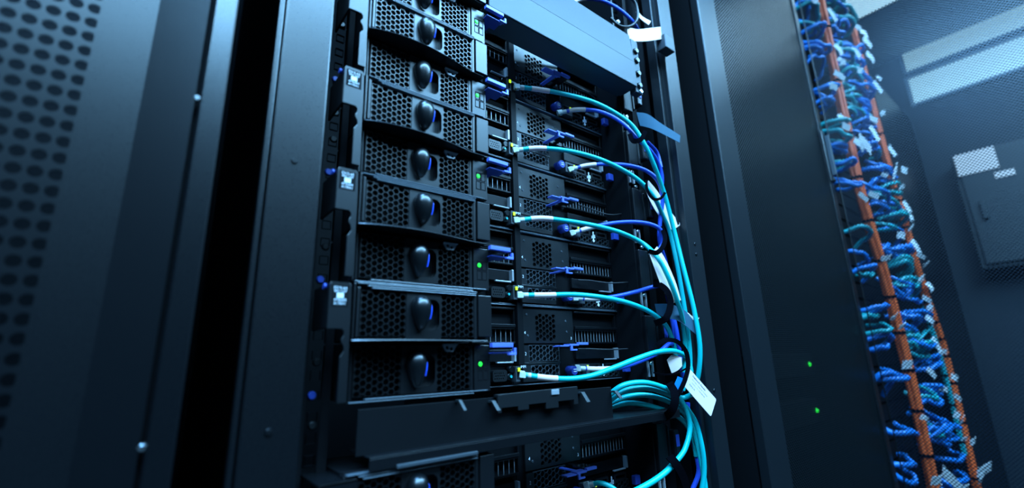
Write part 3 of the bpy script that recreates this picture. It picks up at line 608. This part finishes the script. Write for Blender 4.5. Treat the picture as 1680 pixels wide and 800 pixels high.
strap([(1078, 566, -14), (1086, 560, -18), (1098, 557, -22), (1114, 562, -24), (1126, 578, -26), (1129, 600, -26), (1124, 622, -24), (1114, 644, -20), (1106, 655, -14)], 2.4, 'round black velcro ring in front of the small curled tag')
strap([(1126, 604, -20), (1112, 611, -20), (1090, 614, -16), (1072, 611, -8)], 0.9, 'thin black tie below the small curled white tag', 1.0)
strap([(1098, 628, -6), (1106, 642, -16), (1107, 660, -18), (1100, 676, -12), (1090, 684, 0)], 4.4, 'black velcro tie gathering the slack aqua cables')
st = MB(); st.ribbon(spline([at(1098, 748, 0), at(1110, 762, -4), at(1122, 785, -4), at(1130, 815, -2)], 6), (5.0, -1.5, 1.5), 1.6)
tag(st.build('velcro_tie', 'velcro'), 'loose flat black velcro strap at the bottom edge', 'cable tie', 'black velcro cable ties')
# ------------------------------------------------------------------ tags
def sheet(name, quads, m, lab, cat='tag', th=0.45):
    """a paper strip through rows of (left, right) points"""
    rows = [(at(*a), at(*b)) for a, b in quads]; base = rows[0][0]
    ls = spline([r[0]-base for r in rows], 12); rs = spline([r[1]-base for r in rows], 12); vs = []
    n = len(ls)
    for i in range(n):
        T = (ls[min(i+1, n-1)]-ls[max(i-1, 0)]); N = T.cross(rs[i]-ls[i]).normalized()*th*0.5
        vs += [ls[i]-N, rs[i]-N, rs[i]+N, ls[i]+N]
    fs = [(i*4+k, i*4+(k+1)%4, (i+1)*4+(k+1)%4, (i+1)*4+k) for i in range(n-1) for k in range(4)]+[(3,2,1,0), (4*n-4, 4*n-3, 4*n-2, 4*n-1)]
    o = MB().add(vs, fs).build(name, m); o.location = base*S
    return tag(o, lab, cat)
sheet('paper_tag', [((1028, 44, 12), (1032, 67, 10)), ((1046, 48, 4), (1048, 68, 2)), ((1066, 46, -4), (1066, 67, -6)), ((1084, 44, -12), (1086, 64, -12))], 'paper', 'brightest white tag at the top, reaching towards the right post')
sheet('paper_tag', [((1045, 17, 8), (1043, 20, 8)), ((1054, 27, 2), (1051, 31, 2)), ((1068, 35, -4), (1064, 41, -4))], 'paper', 'narrow white tag sliver above the brightest white tag')
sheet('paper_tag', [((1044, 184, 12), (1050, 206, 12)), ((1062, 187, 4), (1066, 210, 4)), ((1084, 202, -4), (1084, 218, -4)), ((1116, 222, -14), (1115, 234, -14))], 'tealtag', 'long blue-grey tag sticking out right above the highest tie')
sheet('paper_tag', [((1064, 296, 16), (1056, 304, 16)), ((1080, 316, 14), (1068, 332, 14)), ((1098, 344, 12), (1084, 358, 12)), ((1117, 368, 8), (1103, 378, 8))], 'paper', 'white tag behind the cables beside the second velcro tie')
sheet('paper_tag', [((1078, 404, -2), (1066, 418, -2)), ((1092, 426, -10), (1074, 440, -10)), ((1108, 462, -14), (1088, 476, -14)), ((1117, 492, -14), (1102, 498, -14))], 'paper', 'long white folded tag behind the third aqua cable')
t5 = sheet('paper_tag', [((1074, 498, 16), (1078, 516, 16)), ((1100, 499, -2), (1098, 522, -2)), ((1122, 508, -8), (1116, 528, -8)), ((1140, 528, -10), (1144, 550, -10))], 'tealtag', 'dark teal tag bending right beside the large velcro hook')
sheet('paper_tag', [((1128, 512, -4), (1126, 516, -4)), ((1138, 520, -8), (1134, 524, -8)), ((1147, 521, -10), (1142, 530, -10))], 'paper', 'small white corner of paper above the dark teal tag')
sheet('paper_tag', [((1094, 590, 6), (1102, 612, 6)), ((1104, 582, 3), (1112, 607, 3)), ((1118, 586, 1), (1119, 600, 1))], 'paper', 'small curled white tag inside the round velcro ring')
sheet('paper_tag', [((1112, 617, 8), (1105, 634, 8)), ((1120, 620, 8), (1115, 640, 8))], 'fblue', 'small blue tag just below the round velcro ring')
# printed tag
A, B_, D_ = at(1130, 603, -12), at(1175, 655, -20), at(1118, 628, -12)
ux = (B_-A).normalized(); vz = (D_-A); vz = (vz-ux*vz.dot(ux)); Ht = vz.length; vz.normalize(); Lt = (B_-A).length; nn = ux.cross(-vz).normalized()
if nn.y > 0: nn = -nn
pt = MB(); ol = rrect(0, Lt, 0, Ht, 2.2); n = len(ol)
pt.add([(p[0], p[1], 0.25) for p in ol]+[(p[0], p[1], -0.25) for p in ol], [tuple(range(n)), tuple(reversed(range(n, 2*n)))]+[(i, (i+1) % n, (i+1) % n+n, i+n) for i in range(n)])
po = pt.build('printed_tag', 'paper'); yy = nn.cross(ux).normalized()
if yy.dot(vz) > 0: pass
po.matrix_world = Matrix(((ux.x, yy.x, nn.x, 0), (ux.y, yy.y, nn.y, 0), (ux.z, yy.z, nn.z, 0), (0, 0, 0, 1)))
org = A if yy.dot(vz) > 0 else D_
po.location = (A + (0 if yy.dot(vz) > 0 else 1)*vz*Ht)*S
tag(po, 'white printed tag with black lettering hanging right of the round velcro ring', 'tag')
for s, fx, fy, sz in (('Network Access', 0.40, 0.84, 3.9), ('4027 0063 CONSOLE TO RACK', 0.46, 0.66, 2.3), ('CROSS 2 TO 10GE SERVER', 0.44, 0.50, 2.3), ('R08 B 46', 0.26, 0.32, 3.0)):
    text(s, sz, 'ink', po, (Lt*fx, Ht*fy, 0.34), rot=(0, 0, 0), bold=sz > 3)

# ------------------------------------------------------------------ closed perforated rack B
rb_ = thing('closed_rack_door', 'large closed black rack door with fine perforations, right of the open rack', 'rack door', (618, 0, -1100))
MB().box(0, 70, 0, 16, 0, 2250).build('left_frame', 'doorb', rb_, 2.0)
MB().box(70, 572, 6, 7.2, 0, 2250).build('perforated_panel', 'perfB', rb_)
MB().box(572, 596, 3, 16, 0, 2250).build('right_frame', 'powder', rb_, 1.5)
h = MB(); h.box(568, 590, -2, 2.8, 1540, 1680); h = h.build('handle_plate', 'gloss', rb_, 2)
MB().box(574, 578, -13, -2.5, 1555, 1665).build('swing_handle', 'shelf', h, 1.5)
MB().cyl((584, -2, 1546), (0, -1, 0), 6, 3, 14).build('lock', 'gloss', h)
bb = thing('closed_rack_body', 'dark rack cabinet behind the finely perforated closed door', 'rack', (618, 0, -1150))
q = MB(); q.box(0, 3, 18, 900, 0, 2300); q.box(590, 596, 18, 900, 0, 2300); q.box(3, 590, 890, 900, 0, 2300); q.box(3, 590, 18, 890, 2290, 2300); q.build('cabinet_shell', 'deep', bb)
q = MB(); q.box(-104, -2, 60, 66, 0, 2300); q.build('side_filler', 'panelgap', bb)
for (px, py), lab in (((1333, 597), 'black network unit behind the closed door, with the higher green lamp'), ((1345, 673), 'black network unit behind the closed door, with the lower green lamp')):
    p = at(px, py, 16)
    t = thing('network_switch', lab, 'network switch', (p.x, 20, p.z), 'units behind the closed perforated door')
    MB().box(-200, 22, 2, 300, -20, 20).build('casing', 'deep', t, 1); MB().cyl((0, 1.6, 0), (0, -1, 0), 4.4, 3, 12, 3).build('green_lamp', 'led', t)

# ------------------------------------------------------------------ open mesh door C with rack C behind it
dc = thing('open_mesh_door', 'fine mesh rack door swung open at far right, in front of coloured cables', 'rack door', (1226, 0, -1100))
MB().box(0, 1.2, -560, -6.2, 20, 2230).build('mesh_panel', 'perfC', dc)
q = MB(); q.box(-6, 12, -600, -562, 0, 2250); q.box(-1, 1.8, -6, -3, 0, 2250); q.box(-6, 12, -562, -6.2, 0, 19); q.box(-6, 12, -562, -6.2, 2231, 2250); q.build('door_frame', 'powder', dc, 1.5)
XC0, XC1 = 1232, 1985
rc_ = thing('cable_rack', 'open dark rack full of patch cables behind the mesh door', 'rack', (XC0, 0, -1150))
q = MB(); q.box(0, 4, 18, 900, 0, 2300); q.box(XC1-XC0, XC1-XC0+8, 10, 900, 0, 2300); q.box(0, XC1-XC0, 895, 900, 0, 2300); q.build('cabinet_shell', 'deep', rc_)
q = MB()
for k in range(30):
    q.box(180, 560, 90, 96, 480+k*50, 480+k*50+42)
q.build('patch_panel', 'deep', rc_)
rd = thing('distant_rack', 'dark closed rack beyond the cable rack, at the aisle end', 'rack', (XC1+12, 30, -1150))
q = MB(); q.box(0, 740, 0, 900, 0, 2300); q.build('cabinet_shell', 'deep', rd, 4); MB().box(20, 720, -10, -1, 30, 2260).build('front_door', 'powder', rd, 3)
# orange trunk bundles with ties
def trunk(pts, r, lab, m='orange'):
    P = spline([Vector(p) for p in pts], 5); t = thing('cable_bundle', lab, 'cable bundle', P[0], None); Q = [p-P[0] for p in P]
    st_ = []
    for j in range(5):
        a = 2*PI*j/5; st_.append(MB().tube([q+Vector((math.cos(a+i*0.08)*r*0.55, math.sin(a+i*0.08)*r*0.55, 0)) for i, q in enumerate(Q)], r*0.48, 7))
    m0 = MB()
    for s_ in st_: m0.add(s_.v, s_.f, True)
    m0.build('strands', m, t)
    for i in range(2, len(Q)-1, 3):
        d = (Q[i+1]-Q[i]).normalized(); b = MB(); b.cyl(Q[i]-d*3, d, r*1.12, 7, 14); b.build('tie', 'velcro', t)
    return t
trunk([(1440, -8, 1250), (1425, -8, 1000), (1398, -8, 680), (1385, -8, 450), (1418, -10, 260), (1438, -10, 100), (1442, -10, -60), (1432, -10, -230), (1420, -8, -420)], 13, 'orange cable bundle at the left side of the cable rack')
trunk([(1800, -6, 1200), (1812, -6, 900), (1818, -6, 670), (1838, -8, 480), (1848, -8, 340), (1880, -8, 200), (1925, -8, 90), (1950, -8, 0), (1955, -6, -160), (1940, -4, -420)], 11, 'orange cable bundle at the right side of the cable rack')
trunk([(1900, 4, 160), (1930, 4, 20), (1950, 4, -120), (1940, 4, -300)], 8, 'teal cable bundle beside the lower end of the right orange bundle', 'fteal')
# patch cables and their white flags
random.seed(11)
def patch(x, z, m, wd, sgn):
    y0 = 30; P = []
    for i in range(9):
        a = PI*i/8; P.append(Vector((sgn*wd*(0.5-0.5*math.cos(a))+random.uniform(-4, 4), y0-38*math.sin(a)+random.uniform(-5, 5), 26*math.sin(a*1.4+z)*random.uniform(0.4, 1))))
    return P
def loop_cable(x, z, key, wd, r):
    c = random.uniform(-1.6, 1.6); dz = random.uniform(-30, 22); b = random.uniform(0.7, 1.3); P = []
    for i in range(9):
        a = PI*i/8; P.append(Vector((wd*(0.5-0.5*math.cos(a)), 24-46*b*math.sin(a)+random.uniform(-4, 4), dz*(1-math.cos(a))*0.6+c*22*math.sin(a)+random.uniform(-5, 5))))
    o = MB().tube(spline(P, 4), r, 7).build('patch_cable', key); o.location = Vector((x, 0, z))*S
    cn = 'blue' if key == 'fblue' else 'teal'
    tag(o, '%s patch cable looping beside the orange bundles behind the mesh door' % cn, 'patch cable', '%s patch cables behind the mesh door' % cn)
z = -440
while z < 1300:
    main = random.choice(['fblue', 'fteal', 'fblue', 'fteal'])
    for k in range(random.choice((1, 2, 3, 3))): loop_cable(random.uniform(1600, 1690), z-k*8, main if random.random() < 0.7 else 'fblue', random.uniform(80, 190), random.uniform(5.0, 7.5))
    for k in range(random.choice((0, 1, 2, 2))): loop_cable(random.uniform(1240, 1270), z-10-k*10, random.choice(['fblue', 'fblue', 'fteal']), random.uniform(50, 115), random.uniform(5.0, 7.0))
    if random.random() < 0.8:
        for k in range(random.choice((1, 2))): loop_cable(random.uniform(1480, 1540), z-k*9, random.choice(['fblue', 'fteal']), random.uniform(60, 130), random.uniform(4.4, 6.4))
    z += random.uniform(34, 62)
random.seed(5)
for k in range(64):
    z = -430+k*26.5+random.uniform(-12, 12); x = random.choice([random.uniform(1255, 1430), random.uniform(1560, 1860), random.uniform(1700, 1880)])
    L_ = random.uniform(26, 64); a = random.uniform(-1.1, 0.5); hh = random.uniform(5, 10)
    P = [Vector((0, 0, 0)), Vector((L_*0.5*math.cos(a), -random.uniform(2, 8), L_*0.5*math.sin(a)+random.uniform(-3, 3))), Vector((L_*math.cos(a), -7, L_*math.sin(a)))]
    o = MB().ribbon(spline(P, 4), (-math.sin(a)*hh, -3, math.cos(a)*hh), 1.0).build('cable_flag', 'flag'); o.location = Vector((x, -22-random.uniform(0, 12), z))*S
    tag(o, 'small white cable flag among the patch cables behind the mesh door', 'cable flag', 'white cable flags behind the mesh door')
for (x, z, L_, dz) in ((1440, -262, 110, -62), (1830, -330, 190, -8), (1395, 610, 70, -26), (1700, 560, 60, 50)):
    o = MB().ribbon([(0, 0, 0), (L_*0.5, -4, dz*0.5), (L_, -6, dz)], (0, -3, 13), 1.2).build('cable_flag', 'flag'); o.location = Vector((x, -32, z))*S
    tag(o, {-262: 'long slanted white cable flag low on the left orange bundle', -330: 'wide white flag at the foot of the far cables', 610: 'broad white flag high on the left orange bundle', 560: 'white flag high between the two orange bundles'}[z], 'cable flag')
